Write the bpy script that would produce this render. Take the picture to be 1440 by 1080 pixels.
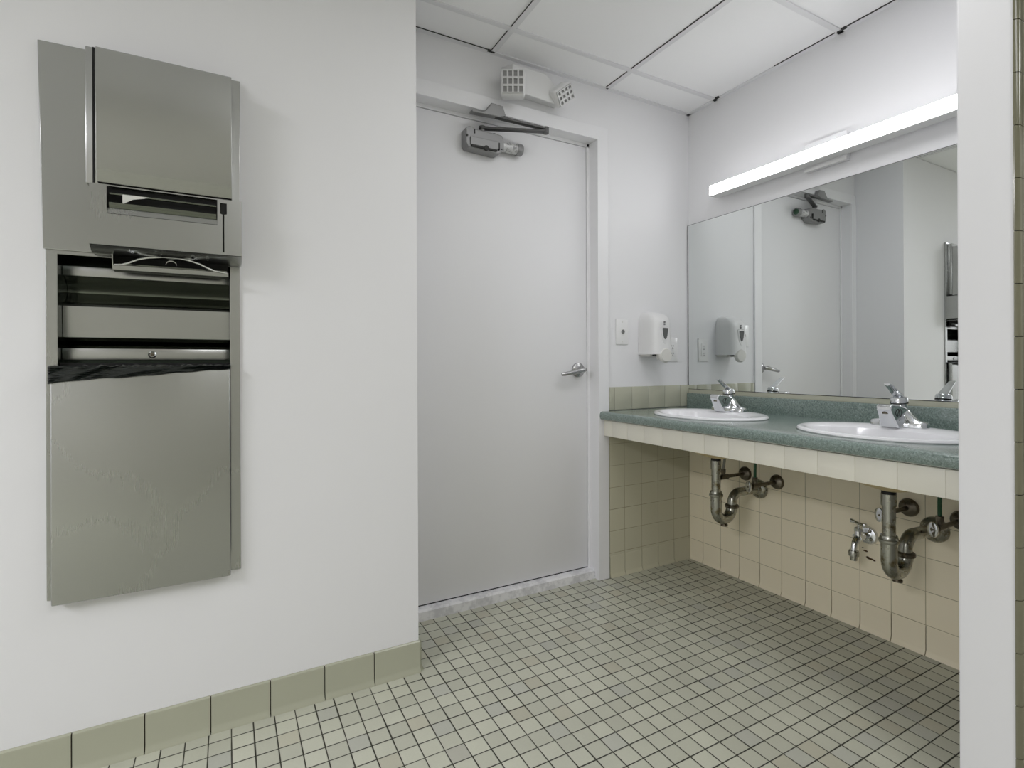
import bpy, bmesh, math, random
from mathutils import Vector, Matrix
random.seed(7)
S = bpy.context.scene
COL = S.collection
for o in list(bpy.data.objects): bpy.data.objects.remove(o)

# ------------------------------------------------------------------ room sizes (metres)
WC, WB, WA = 2.125, 1.954, 1.668        # faces: vanity wall, door wall, dispenser wall
CEIL = 2.31
AE = 0.553                              # end of the dispenser wall
WU, WV0, WV1 = 1.437, 0.451, 0.548      # wing wall end and faces
LEFT, FRONT, RIGHT = -3.4, -2.05, 3.4

# ------------------------------------------------------------------ camera
cd = bpy.data.cameras.new('camera'); cam = bpy.data.objects.new('camera', cd); COL.objects.link(cam)
th = math.atan2(.473, .881) + .007; roll = -.0043
right = Vector((math.cos(th), -math.sin(th), 0)); fwd = Vector((math.sin(th), math.cos(th), 0)); down = Vector((0, 0, -1))
r2 = right*math.cos(roll) - down*math.sin(roll); d2 = right*math.sin(roll) + down*math.cos(roll)
m = Matrix((( r2.x, -d2.x, -fwd.x, 0), (r2.y, -d2.y, -fwd.y, 0), (r2.z, -d2.z, -fwd.z, 1.01), (0, 0, 0, 1)))
cam.matrix_world = m
cd.sensor_width = 36; cd.lens = 733.45/1440*36; cd.shift_y = -26.8/1440; cd.clip_start = .02
S.camera = cam

# ------------------------------------------------------------------ light and exposure
w = bpy.data.worlds.new('world'); S.world = w; w.use_nodes = True
w.node_tree.nodes['Background'].inputs[0].default_value = (.8, .85, .9, 1); w.node_tree.nodes['Background'].inputs[1].default_value = .2
S.view_settings.view_transform = 'Standard'; S.view_settings.look = 'None'; S.view_settings.gamma = 1
S.view_settings.exposure = 0.05
TROFFERS = ((.68, -.85, .58), (-2.33, -.03, .58), (2.6, -.9, .58), (1.276, .878, .28))  # entries after the first are added fill lamps, out of view
TROFFER_W = (7.5, 55, 11, 3.2)
VANITY_EMIT = 9.0
def area(name, loc, sx, sy, power, rot=(0, 0, 0), color=(1, 1, 1)):
    l = bpy.data.lights.new(name, 'AREA'); l.shape = 'RECTANGLE'; l.size = sx; l.size_y = sy; l.energy = power; l.color = color
    o = bpy.data.objects.new(name, l); COL.objects.link(o); o.location = loc; o.rotation_euler = rot; return o
for (x, y, hl), pw in zip(TROFFERS, TROFFER_W):
    area('unseen_ceiling_light_glow', (x, y, CEIL-.012), .56, hl*2, pw, color=(.955, .95, 1))

# ------------------------------------------------------------------ materials
def lin(r, g, b):
    f = lambda c: (c/255/12.92) if c/255 <= .04045 else ((c/255+.055)/1.055)**2.4
    return (f(r), f(g), f(b), 1)
def mat(name, col=(.5, .5, .5, 1), rough=.5, metal=0, **k):
    m = bpy.data.materials.new(name); m.use_nodes = True; b = m.node_tree.nodes['Principled BSDF']
    b.inputs['Base Color'].default_value = col; b.inputs['Roughness'].default_value = rough; b.inputs['Metallic'].default_value = metal
    for kk, v in k.items(): b.inputs[kk].default_value = v
    return m
class NT:
    def __init__(s, m): s.t = m.node_tree; s.b = s.t.nodes['Principled BSDF']
    def n(s, ty, **k):
        x = s.t.nodes.new(ty)
        for a, v in k.items(): setattr(x, a, v)
        return x
    def l(s, a, b): s.t.links.new(a, b)
    def math(s, op, a, b=None, c=None):
        x = s.n('ShaderNodeMath', operation=op)
        for i, v in enumerate((a, b, c)):
            if v is None: continue
            if hasattr(v, 'links'): s.l(v, x.inputs[i])
            else: x.inputs[i].default_value = v
        return x.outputs[0]
    def pos(s):
        g = s.n('ShaderNodeNewGeometry'); x = s.n('ShaderNodeSeparateXYZ'); s.l(g.outputs['Position'], x.inputs[0]); return g.outputs['Position'], x.outputs
    def mix(s, f, a, b):
        x = s.n('ShaderNodeMix', data_type='RGBA')
        if hasattr(f, 'links'): s.l(f, x.inputs[0])
        else: x.inputs[0].default_value = f
        for i, v in ((6, a), (7, b)):
            if hasattr(v, 'links'): s.l(v, x.inputs[i])
            else: x.inputs[i].default_value = v
        return x.outputs[2]
    def noise(s, vec, scale, detail=3, rough=.5):
        x = s.n('ShaderNodeTexNoise'); x.inputs['Scale'].default_value = scale; x.inputs['Detail'].default_value = detail; x.inputs['Roughness'].default_value = rough
        if vec is not None: s.l(vec, x.inputs['Vector'])
        return x.outputs[0]
    def ramp(s, f, stops):
        x = s.n('ShaderNodeValToRGB'); e = x.color_ramp.elements
        e[0].position, e[0].color = stops[0]; e[1].position, e[1].color = stops[-1]
        for p, c in stops[1:-1]: q = e.new(p); q.color = c
        s.l(f, x.inputs[0]); return x.outputs[0]
    def bump(s, h, strength, dist=.001):
        x = s.n('ShaderNodeBump'); x.inputs['Strength'].default_value = strength; x.inputs['Distance'].default_value = dist
        s.l(h, x.inputs['Height']); s.l(x.outputs[0], s.b.inputs['Normal'])

def painted(name, col, rough=.55, sc=260, st=.08):
    m = mat(name, col, rough); t = NT(m); p, _ = t.pos()
    t.bump(t.noise(p, sc, 2), st, .0006); return m
M = {}
M['wall'] = painted('white wall paint', lin(231, 231, 233), .6)
M['door'] = painted('white door paint', lin(232, 232, 234), .5, 60, .05)
M['trimw'] = painted('white trim paint', lin(234, 234, 236), .4, 60, .04)
M['sill'] = mat('scuffed white sill', lin(225, 225, 228), .6)
t = NT(M['sill']); p, _ = t.pos(); t.l(t.ramp(t.noise(p, 18, 6, .7), [(0, lin(190, 190, 194)), (.42, lin(212, 212, 215)), (.55, lin(236, 236, 238)), (1, lin(238, 238, 240))]), t.b.inputs['Base Color'])

def tile_mat(name, base, grout, axes, pitch, off, joint, rough=.18, var=.06, darkjoint=.5, bump=.5, mott=0.0, third=None):
    """square tiles by world position; axes = two of 0 1 2"""
    m = mat(name, base, rough); t = NT(m); p, c = t.pos()
    ms, cells = [], []
    for a, pi, of in zip(axes, pitch, off):
        q = t.math('DIVIDE', t.math('SUBTRACT', c[a], of), pi)
        cells.append(t.math('FLOOR', q))
        fr = t.math('FRACT', q)
        d = t.math('MULTIPLY', t.math('MINIMUM', fr, t.math('SUBTRACT', 1.0, fr)), pi)   # distance to joint
        ms.append(d)
    d = t.math('MINIMUM', ms[0], ms[1])
    wob = t.math('MULTIPLY', t.noise(p, 9, 2), joint*1.2)
    jw = t.math('ADD', wob, joint*.25)
    mask = t.n('ShaderNodeMapRange'); mask.interpolation_type = 'SMOOTHSTEP'
    t.l(d, mask.inputs[0]); t.l(t.math('MULTIPLY', jw, .6), mask.inputs[1]); t.l(t.math('MULTIPLY', jw, 1.5), mask.inputs[2])
    cv = t.n('ShaderNodeCombineXYZ'); t.l(cells[0], cv.inputs[0]); t.l(cells[1], cv.inputs[1])
    wn = t.n('ShaderNodeTexWhiteNoise'); t.l(cv.outputs[0], wn.inputs['Vector'])
    hsv = t.n('ShaderNodeHueSaturation'); hsv.inputs['Color'].default_value = base
    t.l(t.math('MULTIPLY_ADD', wn.outputs[0], 2*var, 1-var), hsv.inputs['Value'])
    col = hsv.outputs[0]
    if mott:
        sx = t.n('ShaderNodeSeparateColor'); t.l(wn.outputs['Color'], sx.inputs[0])
        pick = t.math('GREATER_THAN', sx.outputs[1], .94)
        col = t.mix(t.math('MULTIPLY', pick, .35), col, third or base)
        col = t.mix(t.math('MULTIPLY', t.math('GREATER_THAN', sx.outputs[2], .93), .35), col, lin(168, 170, 168))
        n = t.noise(p, 160, 6, .7)
        n2 = t.noise(p, 3.2, 3, .6)
        mul = t.math('MULTIPLY', t.math('MULTIPLY_ADD', n, mott, 1-mott/2), t.math('MULTIPLY_ADD', n2, .28, .86))
        h2 = t.n('ShaderNodeHueSaturation'); t.l(col, h2.inputs['Color']); t.l(mul, h2.inputs['Value']); col = h2.outputs[0]
    gcol = t.mix(t.noise(p, 5, 3), grout, tuple(x*darkjoint for x in grout[:3])+(1,))
    t.l(t.mix(mask.outputs[0], gcol, col), t.b.inputs['Base Color'])
    rr = t.n('ShaderNodeMapRange'); t.l(mask.outputs[0], rr.inputs[0]); rr.inputs[3].default_value = .85; rr.inputs[4].default_value = rough
    t.l(rr.outputs[0], t.b.inputs['Roughness'])
    mm = t.n('ShaderNodeMapRange'); mm.interpolation_type = 'SMOOTHSTEP'; t.l(d, mm.inputs[0]); mm.inputs[1].default_value = 0; mm.inputs[2].default_value = joint*2.2
    t.bump(mm.outputs[0], bump, .0012)
    return m
CREAM = lin(240, 230, 203); OLIVE = lin(178, 178, 162)
M['floor'] = tile_mat('mosaic floor tile', lin(190, 191, 175), lin(56, 56, 44), (0, 1), (.0545, .0545), (.0065, .0335), .0019, .32, .085, .45, .5, .16, lin(176, 168, 146))
M['tile_c'] = tile_mat('cream wall tile vanity wall', CREAM, lin(176, 166, 134), (1, 2), (.1068, .1165), (.045, .1045), .0011, .16, .02, .75, .35)
M['tile_b'] = tile_mat('olive wall tile door wall', lin(200, 197, 174), lin(160, 152, 124), (0, 2), (.108, .1035), (2.001-.108*19, .0115), .0011, .16, .025, .7, .35)
M['tile_w'] = tile_mat('shade-darkened olive tile partition', lin(116, 114, 94), lin(84, 80, 64), (0, 2), (.1085, .1095), (WU, .298-.1095*3), .0013, .16, .04, .6, .4)  # base darkened for the weaker light on this near face
M['tile_back'] = tile_mat('olive tile rear walls', lin(204, 203, 192), lin(170, 168, 156), (0, 2), (.1085, .1095), (0, 0), .0012, .2, .03, .6, .3)
M['tile_plain'] = mat('olive glazed tile', lin(173, 174, 155), .16)
M['tile_side'] = mat('pale glazed tile edge', lin(196, 203, 204), .15)
M['tile_splash'] = mat('sage glazed tile', lin(184, 184, 166), .16)
M['tile_cream'] = mat('cream glazed tile', CREAM, .16)
M['tile_apron'] = mat('ivory glazed tile', lin(236, 233, 220), .2)
M['grout_dark'] = mat('dark joint', lin(58, 54, 42), .8)
M['grout_lt'] = mat('pale joint', lin(214, 210, 196), .8)
for k in ('tile_plain', 'tile_cream', 'tile_apron', 'tile_splash'):
    t = NT(M[k]); p, _ = t.pos(); b = tuple(M[k].node_tree.nodes['Principled BSDF'].inputs['Base Color'].default_value)
    t.l(t.mix(t.math('MULTIPLY', t.noise(p, 7, 3), .35), b, tuple(x*.82 for x in b[:3])+(1,)), t.b.inputs['Base Color'])
M['ceil'] = mat('ceiling tile', lin(245, 245, 246), .9); t = NT(M['ceil']); p, _ = t.pos(); t.bump(t.noise(p, 400, 3), .12, .001)
M['tbar'] = mat('ceiling grid enamel', lin(226, 226, 228), .5)
M['dark'] = mat('gap shade black', lin(14, 15, 13), .8)  # near-black stands in for the shade inside gaps and openings
M['gap_shade_marks'] = mat('gap shade and mark black', lin(52, 52, 52), .8)  # black for gap shade, slots and small dark marks
def brushed(name, col, rough, axis=2, amp=.004):
    m = mat(name, col, rough, 1.0); t = NT(m); p, _ = t.pos()
    mp = t.n('ShaderNodeMapping'); s = [420, 420, 420]; s[axis] = 6; mp.inputs['Scale'].default_value = s; t.l(p, mp.inputs[0])
    n = t.noise(mp.outputs[0], 1, 3, .6)
    n2 = t.noise(p, 2.2, 2, .5)
    t.l(t.math('ADD', t.math('MULTIPLY_ADD', n, amp, rough-amp/2), t.math('MULTIPLY_ADD', n2, .04, -.02)), t.b.inputs['Roughness'])
    t.l(t.mix(t.math('MULTIPLY', n2, .4), col, tuple(x*.88 for x in col[:3])+(1,)), t.b.inputs['Base Color'])
    return m
M['steel'] = brushed('brushed stainless steel', lin(179, 180, 178), .27)
M['steel_hi'] = brushed('polished steel with dark reflection', lin(120, 124, 116), .14, 0)  # base darkened to stand in for dim reflections in the recess
M['steel_in'] = brushed('shade-darkened stainless interior', lin(66, 74, 68), .2, 0)  # dark base paints in the recess shade and its dim reflections
M['chrome'] = mat('chrome', lin(222, 224, 226), .06, 1.0)
def aged(name, a, b, c, rough=.22):
    m = mat(name, a, rough, 1.0); t = NT(m); g = t.n('ShaderNodeTexCoord').outputs['Object']
    n = t.noise(g, 22, 5, .65)
    t.l(t.ramp(n, [(.26, c), (.38, b), (.47, a), (1, a)]), t.b.inputs['Base Color'])
    t.l(t.math('MULTIPLY_ADD', t.noise(g, 40, 4), .4, rough-.1), t.b.inputs['Roughness']); return m
M['pipe'] = aged('tarnished chrome pipe', lin(168, 168, 158), lin(132, 126, 104), lin(96, 82, 52), .2)
M['pipe_dark'] = aged('dark tarnished brass', lin(112, 106, 94), lin(78, 70, 58), lin(54, 42, 28), .26)
M['rubber'] = mat('black rubber', lin(24, 24, 22), .6)
M['rust'] = mat('rust stain', lin(84, 62, 34), .9)
M['green_hose'] = mat('green braided hose', lin(22, 78, 46), .4); M['braid'] = mat('grey braided hose', lin(150, 150, 142), .4, .6)
for k in ('green_hose', 'braid'):
    t = NT(M[k]); g = t.n('ShaderNodeTexCoord').outputs['Object']; wv = t.n('ShaderNodeTexWave', bands_direction='Z'); wv.inputs['Scale'].default_value = 120; t.l(g, wv.inputs[0]); t.bump(wv.outputs[1], .5, .0006)
M['porcelain'] = mat('white porcelain', lin(238, 238, 240), .12)
M['sinkbelly'] = mat('unglazed cream bowl underside', lin(214, 196, 148), .45)
M['plastic'] = mat('white plastic', lin(232, 232, 232), .25); M['plastic_g'] = mat('warm grey plastic', lin(214, 213, 208), .3)
M['plastic_em'] = mat('off white plastic', lin(224, 224, 224), .4); M['lens'] = mat('ribbed lens plastic', lin(208, 208, 208), .2)
M['lensdark'] = mat('grey reflector pocket', lin(150, 150, 150), .3)
M['window_grey'] = mat('dark grey window', lin(88, 90, 90), .25); M['print'] = mat('grey print', lin(120, 120, 122), .5)
M['closer'] = mat('grey enamel casting', lin(142, 142, 142), .45, .3); M['closer_dk'] = mat('dark grey arm', lin(84, 84, 84), .45, .3); M['closer_lt'] = mat('light grey cylinder', lin(186, 186, 186), .4, .2)
t = NT(M['closer_lt']); g = t.n('ShaderNodeTexCoord').outputs['Object']; t.l(t.ramp(t.noise(g, 90, 3), [(.35, lin(140, 140, 140)), (.5, lin(200, 200, 200)), (1, lin(205, 205, 205))]), t.b.inputs['Base Color'])
M['green_cap'] = mat('dark green cap', lin(52, 82, 62), .4)
M['satin'] = mat('satin nickel', lin(176, 176, 176), .25, 1.0)
M['bag'] = mat('dark green black bin liner', lin(17, 23, 20), .36)
t = NT(M['bag']); p, _ = t.pos(); mp = t.n('ShaderNodeMapping'); mp.inputs['Scale'].default_value = (14, 40, 160); mp.inputs['Rotation'].default_value = (0, .10, 0); t.l(p, mp.inputs[0]); t.bump(t.noise(mp.outputs[0], 1, 4, .6), .9, .006)
M['paper'] = mat('paper towel', lin(220, 220, 214), .8)
M['mirror'] = mat('mirror silvering', (.80, .825, .815, 1), 0.0, 1.0); M['mirror_edge'] = mat('dark mirror edge', lin(46, 48, 48), .4)
def emis(name, col, st):
    m = mat(name, col, .4); b = m.node_tree.nodes['Principled BSDF']; b.inputs['Emission Color'].default_value = col; b.inputs['Emission Strength'].default_value = st; return m
M['glow'] = emis('lit lamp diffuser', (1, 1, 1, 1), VANITY_EMIT); M['troffer'] = emis('lit ceiling diffuser', (1, 1, 1, 1), 3.0)
M['stone'] = mat('green speckled laminate', lin(78, 104, 96), .25)
t = NT(M['stone']); p, _ = t.pos(); n = t.noise(p, 300, 3, .75); n2 = t.noise(p, 150, 2, .6)
a_ = t.ramp(n, [(.30, lin(62, 77, 72)), (.45, lin(116, 132, 126)), (.56, lin(128, 144, 137)), (.72, lin(180, 193, 187))])
t.l(t.mix(t.math('MULTIPLY', t.math('GREATER_THAN', n2, .58), .45), a_, lin(60, 78, 72)), t.b.inputs['Base Color'])
t.b.inputs['Coat Weight'].default_value = .7; t.b.inputs['Coat Roughness'].default_value = .2

# ------------------------------------------------------------------ mesh helpers
def BM(): return bmesh.new()
def box(bm, x0, x1, y0, y1, z0, z1, bev=0, seg=2):
    xs = sorted((x0, x1)); ys = sorted((y0, y1)); zs = sorted((z0, z1))
    r = bmesh.ops.create_cube(bm, size=1, matrix=Matrix.Translation(((xs[0]+xs[1])/2, (ys[0]+ys[1])/2, (zs[0]+zs[1])/2)) @ Matrix.Diagonal((xs[1]-xs[0], ys[1]-ys[0], zs[1]-zs[0], 1)))
    if bev:
        es = list({e for v in r['verts'] for e in v.link_edges})
        bmesh.ops.bevel(bm, geom=es, offset=bev, segments=seg, affect='EDGES', profile=.5)
    return bm
def frame_of(d):
    d = d.normalized(); a = Vector((0, 0, 1)) if abs(d.z) < .9 else Vector((1, 0, 0)); x = a.cross(d).normalized(); return x, d.cross(x)
def tube(bm, pts, rad, n=20, caps=True):
    """swept round tube; rad number or list"""
    P = [Vector(p) for p in pts]; R = rad if isinstance(rad, (list, tuple)) else [rad]*len(P); rings = []; px = None
    for i, p in enumerate(P):
        d = (P[min(i+1, len(P)-1)]-P[max(i-1, 0)])
        if d.length < 1e-9: d = Vector((0, 0, 1))
        d.normalize()
        if px is None: x, y = frame_of(d)
        else:
            x = (px - d*px.dot(d)).normalized(); y = d.cross(x)
        px = x
        rings.append([bm.verts.new(p + (x*math.cos(a)+y*math.sin(a))*R[i]) for a in [2*math.pi*k/n for k in range(n)]])
    for a, b in zip(rings, rings[1:]):
        for k in range(n): bm.faces.new((a[k], a[(k+1) % n], b[(k+1) % n], b[k]))
    if caps:
        bm.faces.new(rings[0][::-1]); bm.faces.new(rings[-1])
    return bm
def lathe(bm, prof, c, axis, n=32, sx=1, sy=1):
    """prof = [(r, h)] along axis from c; closes ends with r=0"""
    d = Vector(axis).normalized(); x, y = frame_of(d); c = Vector(c); rings = []
    for r, h in prof:
        if r < 1e-6: rings.append([bm.verts.new(c+d*h)])
        else: rings.append([bm.verts.new(c+d*h+(x*math.cos(a)*sx+y*math.sin(a)*sy)*r) for a in [2*math.pi*k/n for k in range(n)]])
    for a, b in zip(rings, rings[1:]):
        if len(a) == 1 and len(b) == 1: continue
        for k in range(n):
            q = (k+1) % n
            if len(a) == 1: bm.faces.new((a[0], b[q], b[k]))
            elif len(b) == 1: bm.faces.new((a[k], a[q], b[0]))
            else: bm.faces.new((a[k], a[q], b[q], b[k]))
    return bm
def disc(bm, c, axis, r, h, n=28, ch=.0):
    pr = [(0, 0), (r, 0), (r, h-ch), (r-ch, h), (0, h)] if ch else [(0, 0), (r, 0), (r, h), (0, h)]
    return lathe(bm, pr, c, axis, n)
def plate(bm, outer, holes, P, t):
    """flat sheet with holes: 2-D loops mapped by P(a, b) -> point, thickness vector t"""
    loops = [outer]+holes; t = Vector(t); fr, bk = [], []
    def fill(off):
        eds, rings = [], []
        for L in loops:
            vs = [bm.verts.new(Vector(P(a, b))+off) for a, b in L]; rings.append(vs)
            eds += [bm.edges.new((vs[i], vs[(i+1) % len(vs)])) for i in range(len(vs))]
        bmesh.ops.triangle_fill(bm, edges=eds, use_beauty=True, use_dissolve=False)
        return rings
    A, B = fill(Vector((0, 0, 0))), fill(t)
    for ra, rb in zip(A, B):
        n = len(ra)
        for i in range(n): bm.faces.new((ra[i], ra[(i+1) % n], rb[(i+1) % n], rb[i]))
    return bm
def rect(a0, a1, b0, b1): return [(a0, b0), (a1, b0), (a1, b1), (a0, b1)]
def extrude_profile(bm, prof, P, t):
    """closed 2-D profile mapped by P and extruded by t"""
    t = Vector(t); a = [bm.verts.new(Vector(P(*q))) for q in prof]; b = [bm.verts.new(v.co+t) for v in a]; n = len(a)
    bm.faces.new(a); bm.faces.new(b[::-1])
    for i in range(n): bm.faces.new((a[i], b[i], b[(i+1) % n], a[(i+1) % n]))
    return bm
def strip(bm, pts, t, thick):
    """open polyline sheet: points, extrude vector t, made solid by thick (vector)"""
    t = Vector(t); k = Vector(thick)
    a = [bm.verts.new(Vector(p)) for p in pts]; b = [bm.verts.new(Vector(p)+t) for p in pts]
    c = [bm.verts.new(Vector(p)+k) for p in pts]; d = [bm.verts.new(Vector(p)+t+k) for p in pts]
    for i in range(len(pts)-1):
        bm.faces.new((a[i], a[i+1], b[i+1], b[i])); bm.faces.new((c[i], d[i], d[i+1], c[i+1]))
        bm.faces.new((a[i], c[i], c[i+1], a[i+1])); bm.faces.new((b[i], b[i+1], d[i+1], d[i]))
    bm.faces.new((a[0], b[0], d[0], c[0])); bm.faces.new((a[-1], c[-1], d[-1], b[-1])); return bm
def wpos(o):
    v = Vector((0, 0, 0))
    while o: v += o.location; o = o.parent
    return v
def obj(name, bm, mats, parent=None, smooth=True, origin=None, bevel=0, bseg=2):
    bmesh.ops.remove_doubles(bm, verts=bm.verts, dist=1e-6)
    bmesh.ops.recalc_face_normals(bm, faces=bm.faces)
    off = wpos(parent) if parent else Vector(origin or (0, 0, 0))
    bmesh.ops.translate(bm, vec=-off, verts=bm.verts)
    me = bpy.data.meshes.new(name); bm.to_mesh(me); bm.free()
    for mm in (mats if isinstance(mats, (list, tuple)) else [mats]): me.materials.append(mm)
    if smooth:
        me.polygons.foreach_set('use_smooth', [True]*len(me.polygons)); me.set_sharp_from_angle(angle=math.radians(35))
    o = bpy.data.objects.new(name, me); COL.objects.link(o)
    if parent: o.parent = parent
    else: o.location = off
    if bevel:
        b = o.modifiers.new('bevel', 'BEVEL'); b.width = bevel; b.segments = bseg; b.limit_method = 'ANGLE'; b.angle_limit = math.radians(50); b.harden_normals = False
    return o
def tag(o, label, cat, group=None, kind=None):
    o['label'] = label; o['category'] = cat
    if group: o['group'] = group
    if kind: o['kind'] = kind
    return o
def thing(name, loc, label, cat, group=None, kind=None):
    o = bpy.data.objects.new(name, None); COL.objects.link(o); o.location = loc; o.empty_display_size = .05
    return tag(o, label, cat, group, kind)
def dup(o, parent=None):
    c = o.copy(); COL.objects.link(c); c.parent = parent
    for ch in [x for x in bpy.data.objects if x.parent == o]: dup(ch, c)
    return c
def struct(name, bm, mt, label, cat, **k):
    o = obj(name, bm, mt, None, k.pop('smooth', False), **k); tag(o, label, cat, kind='structure'); return o

# ------------------------------------------------------------------ shell
struct('floor', box(BM(), LEFT, RIGHT, FRONT, 2.12, -.1, 0), M['floor'], 'grey green square mosaic tile floor with dark joints', 'floor')
bm = BM(); plate_wall = [(LEFT, 0), (AE, 0), (AE, CEIL), (LEFT, CEIL)]
plate(bm, plate_wall, [rect(-.3695, .0105, .96, 1.32)], lambda a, b: (a, WA, b), (0, .12, 0)); box(bm, LEFT, AE, WA+.12, WB+.16, 0, CEIL)
struct('wall_left', bm, M['wall'], 'white wall carrying the steel towel dispenser', 'wall')
D0, D1, DT = .60, 1.525, 2.065       # door opening
bm = BM(); box(bm, D1, WC, WB, WB+.16, 0, CEIL); box(bm, D0, D1, WB, WB+.16, DT, CEIL); box(bm, AE, D0, WB, WB+.16, 0, CEIL)
struct('wall_back', bm, M['wall'], 'white wall around the door, at the end of the vanity', 'wall')
struct('wall_right', box(BM(), WC, WC+.12, .5, 2.12, 0, CEIL), M['wall'], 'white wall behind the long mirror above the cream tiles', 'wall')
bm = BM(); box(bm, WU, WC+.12, WV0, WV1, 0, CEIL)
bmesh.ops.bevel(bm, geom=[e for e in bm.edges if abs(e.verts[0].co.x-WU) < 1e-4 and abs(e.verts[1].co.x-WU) < 1e-4 and abs(e.verts[0].co.z-e.verts[1].co.z) > .5 and e.verts[0].co.y > .5], offset=.004, segments=3, affect='EDGES')
struct('wall_partition', bm, M['wall'], 'white end of the short partition beside the vanity', 'wall')
# tile facing on the near side of the partition, with bullnose edge tiles
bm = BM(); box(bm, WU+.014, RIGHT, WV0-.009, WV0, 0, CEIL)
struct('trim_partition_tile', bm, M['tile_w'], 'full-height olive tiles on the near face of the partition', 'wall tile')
bm = BM(); z = .298-.1095*3
while z < CEIL:
    z0, z1 = max(z+.0008, .001), min(z+.1087, CEIL-.001)
    if z1-z0 > .01:
        pr = [(WU+.016, WV0)]+[(WU-.003+.012*(1-math.cos(a)), WV0+.004-.013*math.sin(a)) for a in [math.pi/2*k/6 for k in range(7)]][::1]
        pr = [(WU+.016, WV0+.0), (WU-.003, WV0+.0)] + [(WU-.003+.010*(1-math.cos(a)), WV0-.009*math.sin(a)) for a in [math.pi/2*k/6 for k in range(1, 7)]] + [(WU+.016, WV0-.009)]
        extrude_profile(bm, pr, lambda a, b: (a, b, z0), (0, 0, z1-z0))
    z += .1095
M['tile_bull'] = mat('shade-darkened olive edge tile', lin(116, 114, 94), .15)  # darkened like the partition tiles, for the weak light there
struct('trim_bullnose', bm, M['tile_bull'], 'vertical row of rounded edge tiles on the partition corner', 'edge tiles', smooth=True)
struct('wall_front', box(BM(), LEFT, RIGHT, FRONT-.1, FRONT, 0, CEIL), M['tile_back'], 'tiled wall behind the camera', 'wall')
bm = BM(); box(bm, LEFT-.1, LEFT, FRONT, WB+.16, 0, CEIL); struct('wall_side', bm, M['wall'], 'white side wall left of the camera', 'wall')
bm = BM(); box(bm, RIGHT, RIGHT+.1, FRONT, .5, 0, CEIL); struct('wall_far_right', bm, M['tile_back'], 'wall right of the camera behind the partition', 'wall')

# ceiling: panels with T-bar grid
bm = BM(); box(bm, LEFT, RIGHT, FRONT, WB+.16, CEIL+.004, CEIL+.06)
us = [1.577+.602*k for k in range(-6, 4)]; vs = [1.772-.596*k for k in range(0, 8)]
struct('ceiling', bm, M['ceil'], 'white suspended tile ceiling', 'ceiling')
bm = BM()
for v in vs: box(bm, LEFT, RIGHT, v-.011, v+.011, CEIL-.001, CEIL+.006)
for u in us: box(bm, u-.011, u+.011, FRONT, WB, CEIL-.0016, CEIL+.006)
box(bm, AE, WC, WB-.020, WB, CEIL-.001, CEIL+.006); box(bm, WC-.020, WC, WV1, WB, CEIL-.001, CEIL+.006)
struct('trim_ceiling_grid', bm, M['tbar'], 'white metal grid carrying the ceiling tiles', 'ceiling grid')
bm = BM()                                  # dark strips put in as gap shade along the bars and at wall ends
for u in us:
    if .5 < u < 2.2: box(bm, u-.0125, u-.011, .5, WB-.02, CEIL+.0002, CEIL+.005)
for u in (.978,): box(bm, u-.0125, u-.010, 1.78, WB-.02, CEIL-.0004, CEIL+.005)
box(bm, AE, .96, WB-.0215, WB-.020, CEIL+.0002, CEIL+.005)
box(bm, WC-.0225, WC-.020, .6, 1.15, CEIL+.0002, CEIL+.005)
box(bm, WC-.0215, WC-.020, 1.15, 1.45, CEIL+.0002, CEIL+.005)
for (a, b) in ((.975, WB-.018), ):
    box(bm, a-.026, a+.006, b-.005, b+.004, CEIL-.003, CEIL+.004)
for b in (1.176, 1.772): box(bm, WC-.026, WC-.016, b-.030, b+.004, CEIL-.003, CEIL+.004)
box(bm, 1.568, 1.58, WB-.022, WB-.014, CEIL-.002, CEIL+.004)
struct('trim_ceiling_gap_shade', bm, M['gap_shade_marks'], 'thin dark strips put in as gap shade beside the ceiling grid', 'ceiling gap shade')

# recessed ceiling lamps out of view; all after the first are added fill light
lamp0 = None
for i, (x, y, hl) in enumerate(TROFFERS):
    o = thing('unseen_ceiling_light', (x, y, CEIL-.01), ['recessed lit ceiling panel behind the camera', 'added unseen ceiling panel near the left side wall, lighting under the counter', 'added unseen ceiling panel beyond the partition', 'added unseen square ceiling panel lighting the vanity bay'][i], 'ceiling light', 'recessed ceiling panels')
    b1 = BM(); plate(b1, [(x+a*.30, y+b*(hl+.018)) for a, b in ((-1, -1), (1, -1), (1, 1), (-1, 1))], [[(x+a*.283, y+b*(hl+.002)) for a, b in ((-1, -1), (1, -1), (1, 1), (-1, 1))]], lambda a, b: (a, b, CEIL-.008), (0, 0, .008)); obj('frame', b1, M['tbar'], o, False)
    b1 = BM(); box(b1, x-.283, x+.283, y-hl-.002, y+hl+.002, CEIL-.006, CEIL); obj('diffuser', b1, M['troffer'], o, False)

# tiled wainscots
struct('trim_vanity_wall_tile', box(BM(), WC-.008, WC, WV1, WB, .1, .90), M['tile_c'], 'cream square wall tiles under and behind the vanity', 'wall tile')
bm = BM(); box(bm, 1.587, WC-.008, WB-.008, WB, .1, .79)
struct('trim_door_wall_tile', bm, M['tile_b'], 'olive beige wall tiles on the door wall under the vanity', 'wall tile')

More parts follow.
